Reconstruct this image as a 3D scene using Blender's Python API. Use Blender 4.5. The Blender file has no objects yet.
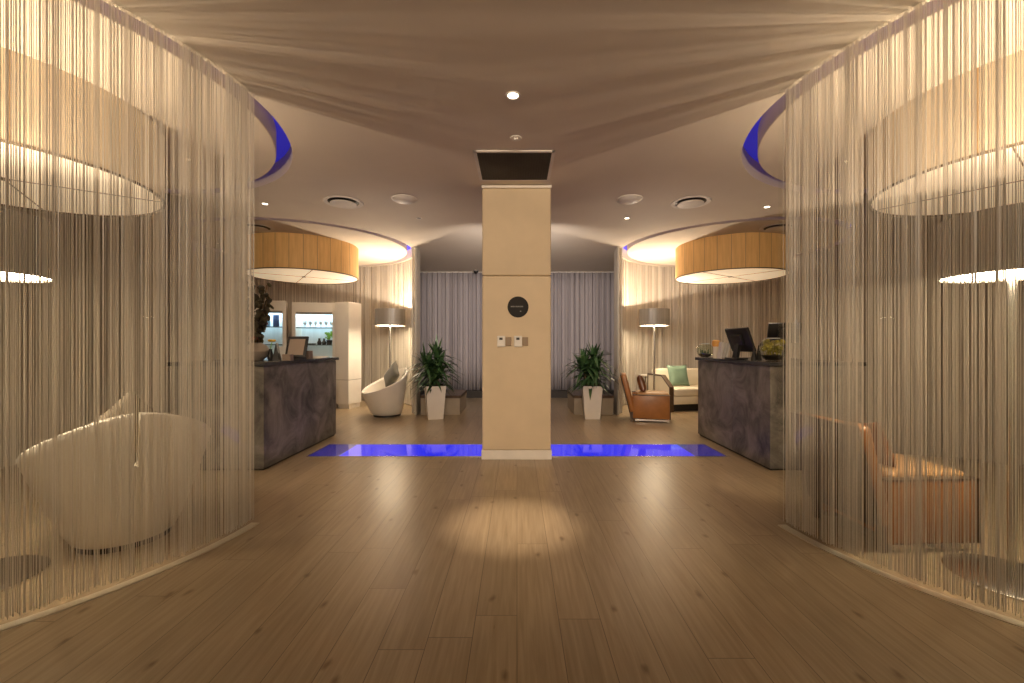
import bpy, bmesh, math, random
from math import pi, sin, cos, radians, sqrt, atan2
from mathutils import Vector, Matrix, Euler

# ------------------------------------------------------------------ camera, world, exposure
SC = bpy.context.scene
COL = SC.collection
cam_d = bpy.data.cameras.new('camera')
cam = bpy.data.objects.new('camera', cam_d)
COL.objects.link(cam)
cam.location = (0, 0, 1.25)
cam.rotation_euler = (radians(90), 0, 0)
cam_d.sensor_width = 36
cam_d.lens = 428 / 1024 * 36
cam_d.shift_x = -5 / 1024
cam_d.shift_y = 3.5 / 1024
cam_d.clip_start = 0.05
SC.camera = cam
w = bpy.data.worlds.new('World')
SC.world = w
w.use_nodes = True
w.node_tree.nodes['Background'].inputs[0].default_value = (0.02, 0.018, 0.015, 1)
w.node_tree.nodes['Background'].inputs[1].default_value = 0.3
SC.view_settings.view_transform = 'Standard'
SC.view_settings.look = 'None'
SC.view_settings.gamma = 1
SC.view_settings.use_curve_mapping = False
SC.view_settings.exposure = 0.0
SC.cycles.max_bounces = 10
SC.cycles.diffuse_bounces = 6
SC.cycles.glossy_bounces = 4
SC.cycles.transparent_max_bounces = 24
SC.cycles.sample_clamp_indirect = 4.0
SC.cycles.caustics_reflective = False
SC.cycles.caustics_refractive = False

WARM = (1.0, 0.79, 0.58)
COOL = (0.62, 0.84, 1.0)
P_LAMP_UP = 54        # bulb at the top of each floor lamp
E_LAMP_DOWN = 34      # diffuser under each shade
P_SPOT = 330          # downlight in the middle of the ceiling
P_SMALL = 90          # small downlights
E_DRUM = 0.15
E_DRUM_BASE = 0.42
E_COVE = 0.28
E_STRIP = 0.72
P_CURTAIN = 190
P_FILL = 435       # unseen fill spots added behind the viewer, for column and string curtains

H = 3.0                       # ceiling height
NEAR, FAR = (3.717, 3.095), (3.76, 7.70)   # centres of the four round rooms (mirrored in x)
RC, RD, RO = 1.884, 1.724, 1.855           # string curtain, ceiling disc, cove outer radius
rng = random.Random(7)

# ------------------------------------------------------------------ helpers
def tag(o, label=None, cat=None, group=None, kind=None):
    if label: o['label'] = label
    if cat: o['category'] = cat
    if group: o['group'] = group
    if kind: o['kind'] = kind
    return o

def thing(name, label, cat, loc=(0, 0, 0), rz=0.0, group=None):
    o = bpy.data.objects.new(name, None)
    o.empty_display_size = 0.1
    COL.objects.link(o)
    o.location = loc
    o.rotation_euler = (0, 0, rz)
    return tag(o, label, cat, group)

def kids(o):
    return [c for c in bpy.data.objects if c.parent == o]

def copy_tree(o, parent=None):
    c = o.copy()
    COL.objects.link(c)
    if parent is not None:
        c.parent = parent
    for ch in kids(o):
        copy_tree(ch, c)
    return c

class MB:
    def __init__(self):
        self.bm = bmesh.new()
    def _xf(self, verts, M):
        for v in verts:
            v.co = M @ v.co
    def box(self, c, s, bevel=0.0, rot=(0, 0, 0), seg=2):
        r = bmesh.ops.create_cube(self.bm, size=1.0)
        vs = r['verts']
        for v in vs:
            v.co = Vector((v.co.x * s[0], v.co.y * s[1], v.co.z * s[2]))
        if bevel > 0:
            es = list({e for v in vs for e in v.link_edges})
            rb = bmesh.ops.bevel(self.bm, geom=es, offset=bevel, segments=seg, affect='EDGES', profile=0.5)
            vs = list({v for f in rb['faces'] for v in f.verts} | {v for v in vs if v.is_valid})
        self._xf(vs, Matrix.Translation(c) @ Euler(rot).to_matrix().to_4x4())
        return self
    def lathe(self, prof, seg=32, c=(0, 0, 0), a0=0.0, a1=2 * pi, closed_prof=False):
        full = abs((a1 - a0) - 2 * pi) < 1e-6
        n = seg if full else seg + 1
        rings = []
        for (r, z) in prof:
            if r < 1e-6 and full:
                rings.append([self.bm.verts.new((c[0], c[1], c[2] + z))])
            else:
                rings.append([self.bm.verts.new((c[0] + r * cos(a0 + (a1 - a0) * i / seg), c[1] + r * sin(a0 + (a1 - a0) * i / seg), c[2] + z)) for i in range(n)])
        pairs = list(zip(rings, rings[1:]))
        if closed_prof:
            pairs.append((rings[-1], rings[0]))
        for A, B in pairs:
            m = seg
            for i in range(m):
                j = (i + 1) % n
                a = A[i] if len(A) > 1 else A[0]
                b = A[j] if len(A) > 1 else A[0]
                cc = B[j] if len(B) > 1 else B[0]
                d = B[i] if len(B) > 1 else B[0]
                f = []
                for v in (a, b, cc, d):
                    if v not in f: f.append(v)
                if len(f) > 2:
                    self.bm.faces.new(f)
        if not full and closed_prof:
            self.bm.faces.new([r[0] for r in rings])
            self.bm.faces.new([r[-1] for r in reversed(rings)])
        return self
    def tube(self, pts, r, seg=8, cap=True):
        pts = [Vector(p) for p in pts]
        rings = []
        up = Vector((0, 0, 1))
        for i, p in enumerate(pts):
            t = (pts[min(i + 1, len(pts) - 1)] - pts[max(i - 1, 0)]).normalized()
            u = t.cross(up)
            if u.length < 1e-3: u = t.cross(Vector((1, 0, 0)))
            u.normalize()
            v = t.cross(u)
            rr = r[i] if isinstance(r, (list, tuple)) else r
            rings.append([self.bm.verts.new(p + u * rr * cos(2 * pi * k / seg) + v * rr * sin(2 * pi * k / seg)) for k in range(seg)])
        for A, B in zip(rings, rings[1:]):
            for k in range(seg):
                self.bm.faces.new((A[k], A[(k + 1) % seg], B[(k + 1) % seg], B[k]))
        if cap:
            self.bm.faces.new(rings[0][::-1])
            self.bm.faces.new(rings[-1])
        return self
    def prism(self, poly, z0, z1, M=None):
        a = [self.bm.verts.new((x, y, z0)) for x, y in poly]
        b = [self.bm.verts.new((x, y, z1)) for x, y in poly]
        n = len(poly)
        self.bm.faces.new(a[::-1])
        self.bm.faces.new(b)
        for i in range(n):
            self.bm.faces.new((a[i], a[(i + 1) % n], b[(i + 1) % n], b[i]))
        if M is not None:
            self._xf(a + b, M)
        return self
    def sphere(self, c, r, seg=16, rings=10, s=(1, 1, 1), rot=(0, 0, 0)):
        q = bmesh.ops.create_uvsphere(self.bm, u_segments=seg, v_segments=rings, radius=r)
        self._xf(q['verts'], Matrix.Translation(c) @ Euler(rot).to_matrix().to_4x4() @ Matrix.Diagonal((s[0], s[1], s[2], 1)))
        return self
    def hexa(self, p):          # 8 points: bottom 4 ccw, top 4 ccw
        v = [self.bm.verts.new(q) for q in p]
        for f in ((3, 2, 1, 0), (4, 5, 6, 7), (0, 1, 5, 4), (1, 2, 6, 5), (2, 3, 7, 6), (3, 0, 4, 7)):
            self.bm.faces.new([v[i] for i in f])
        return self
    def build(self, name, mat, parent=None, smooth=False, angle=35, recalc=True):
        if recalc:
            bmesh.ops.recalc_face_normals(self.bm, faces=self.bm.faces[:])
        me = bpy.data.meshes.new(name)
        self.bm.to_mesh(me)
        self.bm.free()
        me.materials.append(mat)
        o = bpy.data.objects.new(name, me)
        COL.objects.link(o)
        if parent is not None:
            o.parent = parent
        if smooth:
            for p in me.polygons: p.use_smooth = True
            try:
                me.set_sharp_from_angle(angle=radians(angle))
            except Exception:
                pass
        return o

def structure(o, name=None):
    o['kind'] = 'structure'
    return o

def pillow(size, thick, n=14):
    """A square cushion standing in the XZ plane, its middle at the origin."""
    mb = MB()
    sides = []
    for s in (-1, 1):
        g = []
        for i in range(n + 1):
            row = []
            for j in range(n + 1):
                u, v = i / n * 2 - 1, j / n * 2 - 1
                pu = 1 - 0.10 * (1 - v * v) * u * u
                pv = 1 - 0.10 * (1 - u * u) * v * v
                t = max(0, (1 - u ** 4) * (1 - v ** 4)) ** 0.55
                row.append((u * pu * size / 2, s * t * thick / 2, v * pv * size / 2))
            g.append(row)
        sides.append(g)
    vs = {}
    def vert(p):
        k = tuple(round(q, 5) for q in p)
        if k not in vs: vs[k] = mb.bm.verts.new(p)
        return vs[k]
    for g in sides:
        for i in range(n):
            for j in range(n):
                q = [vert(g[i][j]), vert(g[i + 1][j]), vert(g[i + 1][j + 1]), vert(g[i][j + 1])]
                if len(set(q)) == 4:
                    try: mb.bm.faces.new(q)
                    except ValueError: pass
    return mb

# ------------------------------------------------------------------ materials
def nodes_of(name):
    m = bpy.data.materials.new(name)
    m.use_nodes = True
    nt = m.node_tree
    return m, nt, nt.nodes['Principled BSDF'], nt.nodes['Material Output']

def N(nt, t, **kw):
    n = nt.nodes.new(t)
    for k, v in kw.items():
        if k.startswith('i_'):
            n.inputs[k[2:].replace('_', ' ')].default_value = v
        else:
            setattr(n, k, v)
    return n

def mat(name, col, rough=0.5, metal=0.0, var=0.06, scale=6.0, bump=0.0, bscale=60.0, spec=0.5, emit=None, estr=0.0, coords='Object', stretch=(1, 1, 1), sheen=0.0):
    m, nt, b, out = nodes_of(name)
    tc = N(nt, 'ShaderNodeTexCoord')
    mp = N(nt, 'ShaderNodeMapping')
    mp.inputs['Scale'].default_value = stretch
    nt.links.new(tc.outputs[coords], mp.inputs[0])
    no = N(nt, 'ShaderNodeTexNoise')
    no.inputs['Scale'].default_value = scale
    no.inputs['Detail'].default_value = 4
    nt.links.new(mp.outputs[0], no.inputs['Vector'])
    cr = N(nt, 'ShaderNodeValToRGB')
    cr.color_ramp.elements[0].position = 0.3
    cr.color_ramp.elements[1].position = 0.7
    cr.color_ramp.elements[0].color = tuple(c * (1 - var) for c in col) + (1,)
    cr.color_ramp.elements[1].color = tuple(min(1, c * (1 + var)) for c in col) + (1,)
    nt.links.new(no.outputs['Fac'], cr.inputs[0])
    nt.links.new(cr.outputs[0], b.inputs['Base Color'])
    b.inputs['Roughness'].default_value = rough
    b.inputs['Metallic'].default_value = metal
    b.inputs['Specular IOR Level'].default_value = spec
    if sheen: b.inputs['Sheen Weight'].default_value = sheen
    if emit:
        b.inputs['Emission Color'].default_value = tuple(emit) + (1,)
        b.inputs['Emission Strength'].default_value = estr
    if bump:
        n2 = N(nt, 'ShaderNodeTexNoise')
        n2.inputs['Scale'].default_value = bscale
        nt.links.new(mp.outputs[0], n2.inputs['Vector'])
        bp = N(nt, 'ShaderNodeBump')
        bp.inputs['Strength'].default_value = bump
        bp.inputs['Distance'].default_value = 0.01
        nt.links.new(n2.outputs['Fac'], bp.inputs['Height'])
        nt.links.new(bp.outputs[0], b.inputs['Normal'])
    return m

def mat_glass(name, tint=(1, 1, 1), f0=0.04, gain=0.9, rough=0.0):
    m = bpy.data.materials.new(name)
    m.use_nodes = True
    nt = m.node_tree
    nt.nodes.clear()
    out = N(nt, 'ShaderNodeOutputMaterial')
    lw = N(nt, 'ShaderNodeLayerWeight')
    lw.inputs['Blend'].default_value = 0.5
    pw = N(nt, 'ShaderNodeMath', operation='POWER')
    pw.inputs[1].default_value = 5
    nt.links.new(lw.outputs['Facing'], pw.inputs[0])
    ma = N(nt, 'ShaderNodeMath', operation='MULTIPLY_ADD')
    ma.inputs[1].default_value = gain
    ma.inputs[2].default_value = f0
    nt.links.new(pw.outputs[0], ma.inputs[0])
    tr = N(nt, 'ShaderNodeBsdfTransparent')
    tr.inputs[0].default_value = tuple(tint) + (1,)
    gl = N(nt, 'ShaderNodeBsdfGlossy')
    gl.inputs['Roughness'].default_value = rough
    mx = N(nt, 'ShaderNodeMixShader')
    nt.links.new(ma.outputs[0], mx.inputs[0])
    nt.links.new(tr.outputs[0], mx.inputs[1])
    nt.links.new(gl.outputs[0], mx.inputs[2])
    nt.links.new(mx.outputs[0], out.inputs[0])
    return m

def mat_emit(name, col, s):
    return mat(name, col, rough=0.5, var=0.02, emit=col, estr=s)

def mat_floor():
    m, nt, b, out = nodes_of('oak_planks')
    tc = N(nt, 'ShaderNodeTexCoord')
    mp = N(nt, 'ShaderNodeMapping')
    mp.inputs['Rotation'].default_value = (0, 0, radians(90))
    nt.links.new(tc.outputs['Object'], mp.inputs[0])
    br = N(nt, 'ShaderNodeTexBrick')
    br.offset = 0.0
    br.inputs['Color1'].default_value = (0.0, 0.0, 0.0, 1)
    br.inputs['Color2'].default_value = (1, 1, 1, 1)
    br.inputs['Mortar'].default_value = (0.5, 0.5, 0.5, 1)
    br.inputs['Scale'].default_value = 1.0
    br.inputs['Mortar Size'].default_value = 0.0020
    br.inputs['Mortar Smooth'].default_value = 0.3
    br.inputs['Brick Width'].default_value = 1.7
    br.inputs['Row Height'].default_value = 0.19
    sx_ = N(nt, 'ShaderNodeSeparateXYZ')
    nt.links.new(mp.outputs[0], sx_.inputs[0])
    row = N(nt, 'ShaderNodeMath', operation='DIVIDE'); row.inputs[1].default_value = 0.19
    nt.links.new(sx_.outputs['Y'], row.inputs[0])
    rf = N(nt, 'ShaderNodeMath', operation='FLOOR')
    nt.links.new(row.outputs[0], rf.inputs[0])
    wn = N(nt, 'ShaderNodeTexWhiteNoise', noise_dimensions='1D')
    nt.links.new(rf.outputs[0], wn.inputs['W'])
    sh = N(nt, 'ShaderNodeMath', operation='MULTIPLY_ADD'); sh.inputs[1].default_value = 1.7
    nt.links.new(wn.outputs['Value'], sh.inputs[0]); nt.links.new(sx_.outputs['X'], sh.inputs[2])
    cb = N(nt, 'ShaderNodeCombineXYZ')
    nt.links.new(sh.outputs[0], cb.inputs[0]); nt.links.new(sx_.outputs['Y'], cb.inputs[1])
    nt.links.new(cb.outputs[0], br.inputs['Vector'])
    # grain, stretched along the planks
    g = N(nt, 'ShaderNodeMapping')
    g.inputs['Scale'].default_value = (22, 1.1, 1)
    nt.links.new(tc.outputs['Object'], g.inputs[0])
    off = N(nt, 'ShaderNodeVectorMath', operation='MULTIPLY_ADD')
    off.inputs[1].default_value = (0, 7, 0)
    nt.links.new(br.outputs['Color'], off.inputs[0])
    nt.links.new(g.outputs[0], off.inputs[2])
    n1 = N(nt, 'ShaderNodeTexNoise')
    n1.inputs['Scale'].default_value = 2.2
    n1.inputs['Detail'].default_value = 6
    n1.inputs['Distortion'].default_value = 0.6
    nt.links.new(off.outputs[0], n1.inputs['Vector'])
    cr = N(nt, 'ShaderNodeValToRGB')
    cr.color_ramp.elements[0].position = 0.25
    cr.color_ramp.elements[0].color = (0.270, 0.198, 0.118, 1)
    cr.color_ramp.elements[1].position = 0.78
    cr.color_ramp.elements[1].color = (0.415, 0.318, 0.205, 1)
    nt.links.new(n1.outputs['Fac'], cr.inputs[0])
    # plank-to-plank tone
    hs = N(nt, 'ShaderNodeHueSaturation')
    mr = N(nt, 'ShaderNodeMapRange')
    mr.inputs['To Min'].default_value = 0.92
    mr.inputs['To Max'].default_value = 1.07
    nt.links.new(br.outputs['Color'], mr.inputs['Value'])
    nt.links.new(mr.outputs[0], hs.inputs['Value'])
    nt.links.new(cr.outputs[0], hs.inputs['Color'])
    # knots
    kn = N(nt, 'ShaderNodeMapping')
    kn.inputs['Scale'].default_value = (3.0, 1.5, 1)
    nt.links.new(tc.outputs['Object'], kn.inputs[0])
    wv = N(nt, 'ShaderNodeTexNoise')
    wv.inputs['Scale'].default_value = 9
    nt.links.new(tc.outputs['Object'], wv.inputs['Vector'])
    ws = N(nt, 'ShaderNodeVectorMath', operation='MULTIPLY_ADD')
    ws.inputs[1].default_value = (0.10, 0.10, 0)
    nt.links.new(wv.outputs['Color'], ws.inputs[0])
    nt.links.new(kn.outputs[0], ws.inputs[2])
    vo = N(nt, 'ShaderNodeTexVoronoi', voronoi_dimensions='2D')
    vo.inputs['Scale'].default_value = 1.0
    nt.links.new(ws.outputs[0], vo.inputs['Vector'])
    kr = N(nt, 'ShaderNodeValToRGB')
    kr.color_ramp.elements[0].position = 0.012
    kr.color_ramp.elements[0].color = (0.40, 0.33, 0.26, 1)
    kr.color_ramp.elements[1].position = 0.06
    kr.color_ramp.elements[1].color = (1, 1, 1, 1)
    nt.links.new(vo.outputs['Distance'], kr.inputs[0])
    mu = N(nt, 'ShaderNodeMixRGB', blend_type='MULTIPLY')
    mu.inputs[0].default_value = 0.8
    nt.links.new(hs.outputs[0], mu.inputs[1])
    nt.links.new(kr.outputs[0], mu.inputs[2])
    # joints
    mj = N(nt, 'ShaderNodeMixRGB')
    mj.inputs[2].default_value = (0.15, 0.108, 0.066, 1)
    nt.links.new(br.outputs['Fac'], mj.inputs[0])
    nt.links.new(mu.outputs[0], mj.inputs[1])
    nt.links.new(mj.outputs[0], b.inputs['Base Color'])
    rr = N(nt, 'ShaderNodeMapRange')
    rr.inputs['To Min'].default_value = 0.25
    rr.inputs['To Max'].default_value = 0.34
    nt.links.new(n1.outputs['Fac'], rr.inputs['Value'])
    nt.links.new(rr.outputs[0], b.inputs['Roughness'])
    b.inputs['Specular IOR Level'].default_value = 0.5
    bp = N(nt, 'ShaderNodeBump')
    bp.inputs['Strength'].default_value = 0.03
    bp.inputs['Distance'].default_value = 0.004
    nt.links.new(n1.outputs['Fac'], bp.inputs['Height'])
    nt.links.new(bp.outputs[0], b.inputs['Normal'])
    return m

def mat_stone():
    m, nt, b, out = nodes_of('slate_stone')
    tc = N(nt, 'ShaderNodeTexCoord')
    n1 = N(nt, 'ShaderNodeTexNoise')
    n1.inputs['Scale'].default_value = 2.3
    n1.inputs['Detail'].default_value = 9
    n1.inputs['Roughness'].default_value = 0.65
    n1.inputs['Distortion'].default_value = 1.2
    nt.links.new(tc.outputs['Object'], n1.inputs['Vector'])
    cr = N(nt, 'ShaderNodeValToRGB')
    cr.color_ramp.elements[0].position = 0.32
    cr.color_ramp.elements[0].color = (0.045, 0.044, 0.042, 1)
    cr.color_ramp.elements[1].position = 0.72
    cr.color_ramp.elements[1].color = (0.36, 0.335, 0.30, 1)
    nt.links.new(n1.outputs['Fac'], cr.inputs[0])
    nt.links.new(cr.outputs[0], b.inputs['Base Color'])
    b.inputs['Roughness'].default_value = 0.42
    bp = N(nt, 'ShaderNodeBump')
    bp.inputs['Strength'].default_value = 0.25
    bp.inputs['Distance'].default_value = 0.006
    nt.links.new(n1.outputs['Fac'], bp.inputs['Height'])
    nt.links.new(bp.outputs[0], b.inputs['Normal'])
    return m

def mat_string(name, col, trans=0.55, sc=140):
    """Fine shiny cord: each cord keeps one tone of its own along its length."""
    m = bpy.data.materials.new(name)
    m.use_nodes = True
    nt = m.node_tree
    nt.nodes.clear()
    out = N(nt, 'ShaderNodeOutputMaterial')
    tc = N(nt, 'ShaderNodeTexCoord')
    mp = N(nt, 'ShaderNodeMapping')
    mp.inputs['Scale'].default_value = (1, 1, 0)
    nt.links.new(tc.outputs['Object'], mp.inputs[0])
    no = N(nt, 'ShaderNodeTexNoise')
    no.inputs['Scale'].default_value = sc
    no.inputs['Detail'].default_value = 2
    nt.links.new(mp.outputs[0], no.inputs['Vector'])
    cr = N(nt, 'ShaderNodeValToRGB')
    cr.color_ramp.elements[0].position = 0.3
    cr.color_ramp.elements[0].color = tuple(c * 0.78 for c in col) + (1,)
    cr.color_ramp.elements[1].position = 0.66
    cr.color_ramp.elements[1].color = tuple(col) + (1,)
    nt.links.new(no.outputs['Fac'], cr.inputs[0])
    di = N(nt, 'ShaderNodeBsdfDiffuse')
    tl = N(nt, 'ShaderNodeBsdfTranslucent')
    nt.links.new(cr.outputs[0], di.inputs[0])
    nt.links.new(cr.outputs[0], tl.inputs[0])
    mx = N(nt, 'ShaderNodeMixShader')
    mx.inputs[0].default_value = trans
    nt.links.new(di.outputs[0], mx.inputs[1])
    nt.links.new(tl.outputs[0], mx.inputs[2])
    gl = N(nt, 'ShaderNodeBsdfGlossy')
    gl.inputs['Roughness'].default_value = 0.35
    m2 = N(nt, 'ShaderNodeMixShader')
    m2.inputs[0].default_value = 0.06
    nt.links.new(mx.outputs[0], m2.inputs[1])
    nt.links.new(gl.outputs[0], m2.inputs[2])
    nt.links.new(m2.outputs[0], out.inputs[0])
    return m

def mat_drum(name='drum_veneer', c0=(0.50, 0.285, 0.10), c1=(0.62, 0.375, 0.15), ec=(1.0, 0.50, 0.15)):
    """Veneer drum shade in upright panels, lit from inside."""
    m, nt, b, out = nodes_of(name)
    tc = N(nt, 'ShaderNodeTexCoord')
    sp = N(nt, 'ShaderNodeSeparateXYZ')
    nt.links.new(tc.outputs['Object'], sp.inputs[0])
    at = N(nt, 'ShaderNodeMath', operation='ARCTAN2')
    nt.links.new(sp.outputs['Y'], at.inputs[0])
    nt.links.new(sp.outputs['X'], at.inputs[1])
    mu = N(nt, 'ShaderNodeMath', operation='MULTIPLY')
    mu.inputs[1].default_value = 28 / (2 * pi)
    nt.links.new(at.outputs[0], mu.inputs[0])
    fr = N(nt, 'ShaderNodeMath', operation='FRACT')
    nt.links.new(mu.outputs[0], fr.inputs[0])
    lt = N(nt, 'ShaderNodeMath', operation='LESS_THAN')
    lt.inputs[1].default_value = 0.045
    nt.links.new(fr.outputs[0], lt.inputs[0])
    no = N(nt, 'ShaderNodeTexNoise')
    no.inputs['Scale'].default_value = 5
    mp = N(nt, 'ShaderNodeMapping')
    mp.inputs['Scale'].default_value = (6, 6, 0.6)
    nt.links.new(tc.outputs['Object'], mp.inputs[0])
    nt.links.new(mp.outputs[0], no.inputs['Vector'])
    cr = N(nt, 'ShaderNodeValToRGB')
    cr.color_ramp.elements[0].position = 0.3
    cr.color_ramp.elements[0].color = c0 + (1,)
    cr.color_ramp.elements[1].position = 0.7
    cr.color_ramp.elements[1].color = c1 + (1,)
    nt.links.new(no.outputs['Fac'], cr.inputs[0])
    mx = N(nt, 'ShaderNodeMixRGB')
    mx.inputs[2].default_value = (0.30, 0.19, 0.09, 1)
    nt.links.new(lt.outputs[0], mx.inputs[0])
    nt.links.new(cr.outputs[0], mx.inputs[1])
    nt.links.new(mx.outputs[0], b.inputs['Base Color'])
    b.inputs['Roughness'].default_value = 0.6
    em = N(nt, 'ShaderNodeMixRGB')
    em.inputs[1].default_value = ec + (1,)
    em.inputs[2].default_value = (0.45, 0.22, 0.07, 1)
    nt.links.new(lt.outputs[0], em.inputs[0])
    nt.links.new(em.outputs[0], b.inputs['Emission Color'])
    b.inputs['Emission Strength'].default_value = E_DRUM
    return m

M = {}
M['floor'] = mat_floor()
M['ceiling'] = mat('ceiling_paint', (0.70, 0.625, 0.525), 0.8, var=0.015, scale=3)
M['wall'] = mat('wall_paint', (0.62, 0.56, 0.48), 0.8, var=0.03, scale=2)
M['curved_wall'] = mat('curved_wall_plaster', (0.50, 0.45, 0.385), 0.75, var=0.18, scale=30, stretch=(1, 1, 0.0))
M['string'] = mat_string('cream_cord', (0.92, 0.87, 0.80))
M['string_far'] = mat_string('pale_cord', (0.80, 0.74, 0.65), 0.2, 60)
M['glass'] = mat_glass('clear_glass', (0.985, 0.99, 0.985), 0.025, 0.5)
M['track'] = mat('brushed_track', (0.75, 0.68, 0.55), 0.3, 0.6)
M['fabric'] = mat('padded_fabric', (0.66, 0.535, 0.37), 0.8, var=0.04, scale=4, bump=0.08, bscale=5)
M['plinth_white'] = mat('white_plinth', (0.78, 0.73, 0.66), 0.5)
M['stone'] = mat_stone()
M['stone_top'] = mat('dark_stone_top', (0.06, 0.06, 0.065), 0.25, var=0.2, scale=12)
M['drum'] = mat_drum()
M['drum_pale'] = mat_drum('drum_pale_veneer', (0.56, 0.46, 0.33), (0.66, 0.55, 0.41), (1.0, 0.72, 0.42))
M['drum_base'] = mat('drum_diffuser_skin', (0.80, 0.74, 0.64), 0.6, var=0.03, emit=(1.0, 0.72, 0.43), estr=E_DRUM_BASE)
M['drum_seam'] = mat('drum_seam_strip', (0.16, 0.12, 0.08), 0.6)
M['shade'] = mat_string('grey_shade_fabric', (0.34, 0.31, 0.27), 0.10, 40)
M['shade_in'] = mat_string('shade_lining', (0.85, 0.82, 0.76), 0.16, 40)
M['grey_trim'] = mat('grey_trim', (0.28, 0.26, 0.24), 0.6)
M['lamp_diffuser'] = mat_emit('lamp_diffuser_glow', (1.0, 0.80, 0.54), E_LAMP_DOWN)
M['bulb'] = mat_emit('bulb_glow', (1.0, 0.80, 0.54), 12)
M['steel'] = mat('satin_steel', (0.62, 0.60, 0.57), 0.25, 1.0, var=0.03)
M['chrome'] = mat('polished_chrome', (0.75, 0.73, 0.70), 0.12, 1.0, var=0.02)
M['white_shell'] = mat('white_leather', (0.83, 0.78, 0.69), 0.42, var=0.03, bump=0.04)
M['dark'] = mat('dark_base', (0.035, 0.03, 0.028), 0.4)
M['olive'] = mat('olive_velvet', (0.105, 0.10, 0.07), 0.8, var=0.15, scale=14, sheen=0.3)
M['taupe'] = mat('taupe_cushion', (0.22, 0.18, 0.13), 0.8, var=0.08, scale=14)
M['leather'] = mat('tan_leather', (0.35, 0.145, 0.040), 0.38, var=0.14, scale=7, bump=0.06, bscale=40)
M['leather_seat'] = mat('pale_tan_leather', (0.50, 0.29, 0.13), 0.4, var=0.08)
M['darkwood'] = mat('dark_walnut', (0.075, 0.042, 0.022), 0.4, var=0.2, stretch=(1, 1, 6))
M['brown_cushion'] = mat('brown_satin', (0.17, 0.062, 0.022), 0.3, var=0.3, scale=9)
M['cream'] = mat('cream_upholstery', (0.78, 0.71, 0.56), 0.65, var=0.04)
M['green'] = mat('sage_satin', (0.20, 0.30, 0.22), 0.38, var=0.12, scale=8)
M['pot'] = mat('white_planter', (0.80, 0.75, 0.68), 0.35, var=0.03)
M['soil'] = mat('soil', (0.03, 0.02, 0.013), 0.95, var=0.4, scale=40)
M['leaf'] = mat('dracaena_leaf', (0.045, 0.10, 0.035), 0.38, var=0.45, scale=9)
M['stem'] = mat('cane_stem', (0.20, 0.14, 0.08), 0.8)
M['grey_curtain'] = mat('lavender_grey_curtain', (0.46, 0.43, 0.46), 0.75, var=0.10, scale=16, stretch=(1, 1, 0.03))
M['black'] = mat('matt_black', (0.018, 0.016, 0.015), 0.5)
M['grille'] = mat('vent_grille', (0.10, 0.085, 0.065), 0.6)
M['bench'] = mat('sand_stone_bench', (0.32, 0.26, 0.19), 0.6, var=0.06)
M['fix_white'] = mat('white_fitting', (0.74, 0.70, 0.64), 0.5)
M['spot_glow'] = mat_emit('downlight_glow', (1.0, 0.86, 0.62), 9)
M['blue_cove'] = mat_emit('blue_led', (0.05, 0.045, 0.80), E_COVE)
M['blue_strip'] = mat('blue_floor_glass', (0.03, 0.03, 0.35), 0.06, var=0.05, emit=(0.025, 0.03, 1.0), estr=E_STRIP, spec=0.8)
M['blue_dim'] = mat('dim_blue_floor_glass', (0.05, 0.045, 0.25), 0.08, var=0.05, emit=(0.025, 0.03, 1.0), estr=E_STRIP * 0.16, spec=0.6)
M['cab_white'] = mat('cabinet_lacquer', (0.80, 0.76, 0.70), 0.35, var=0.02)
M['cab_inside'] = mat('cabinet_lining', (0.72, 0.80, 0.84), 0.5, var=0.05, scale=20, stretch=(1, 1, 0.05))
M['cab_led'] = mat_emit('cool_led', COOL, 12)
M['shelf_glass'] = mat('shelf_edge', (0.10, 0.13, 0.13), 0.15)
M['glassware'] = mat('glassware', (0.65, 0.72, 0.72), 0.1)
M['screen_back'] = mat('monitor_shell', (0.022, 0.021, 0.022), 0.35)
M['screen'] = mat('pale_screen', (0.34, 0.27, 0.22), 0.35)
M['paper'] = mat('white_paper', (0.75, 0.72, 0.66), 0.7)
M['card_brown'] = mat('kraft_box', (0.26, 0.20, 0.16), 0.7)
M['orange'] = mat('amber_wax', (0.72, 0.36, 0.08), 0.4, emit=(1.0, 0.45, 0.08), estr=0.03)
M['yellow'] = mat('yellow_petal', (0.80, 0.50, 0.03), 0.6)
M['red'] = mat('rust_red_petal', (0.30, 0.06, 0.03), 0.6, var=0.3)
M['moss'] = mat('yellow_moss', (0.42, 0.36, 0.05), 0.8, var=0.4, scale=20)
M['dark_leaf'] = mat('dark_brown_leaf', (0.055, 0.048, 0.022), 0.5, var=0.5, scale=12)
M['ceramic'] = mat('grey_ceramic', (0.50, 0.44, 0.38), 0.5, var=0.1)
M['lime'] = mat('lime_leaf', (0.25, 0.50, 0.05), 0.5, var=0.2)
M['bowl_glass'] = mat_glass('bowl_glass', (0.95, 0.97, 0.93), 0.06, 0.9)
M['plaque'] = mat('charcoal_plaque', (0.035, 0.033, 0.032), 0.8, spec=0.15)
M['plaque_mark'] = mat('grey_lettering', (0.22, 0.21, 0.20), 0.5)
M['tile_brown'] = mat('bronze_plate', (0.24, 0.15, 0.07), 0.4, var=0.1)

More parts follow.
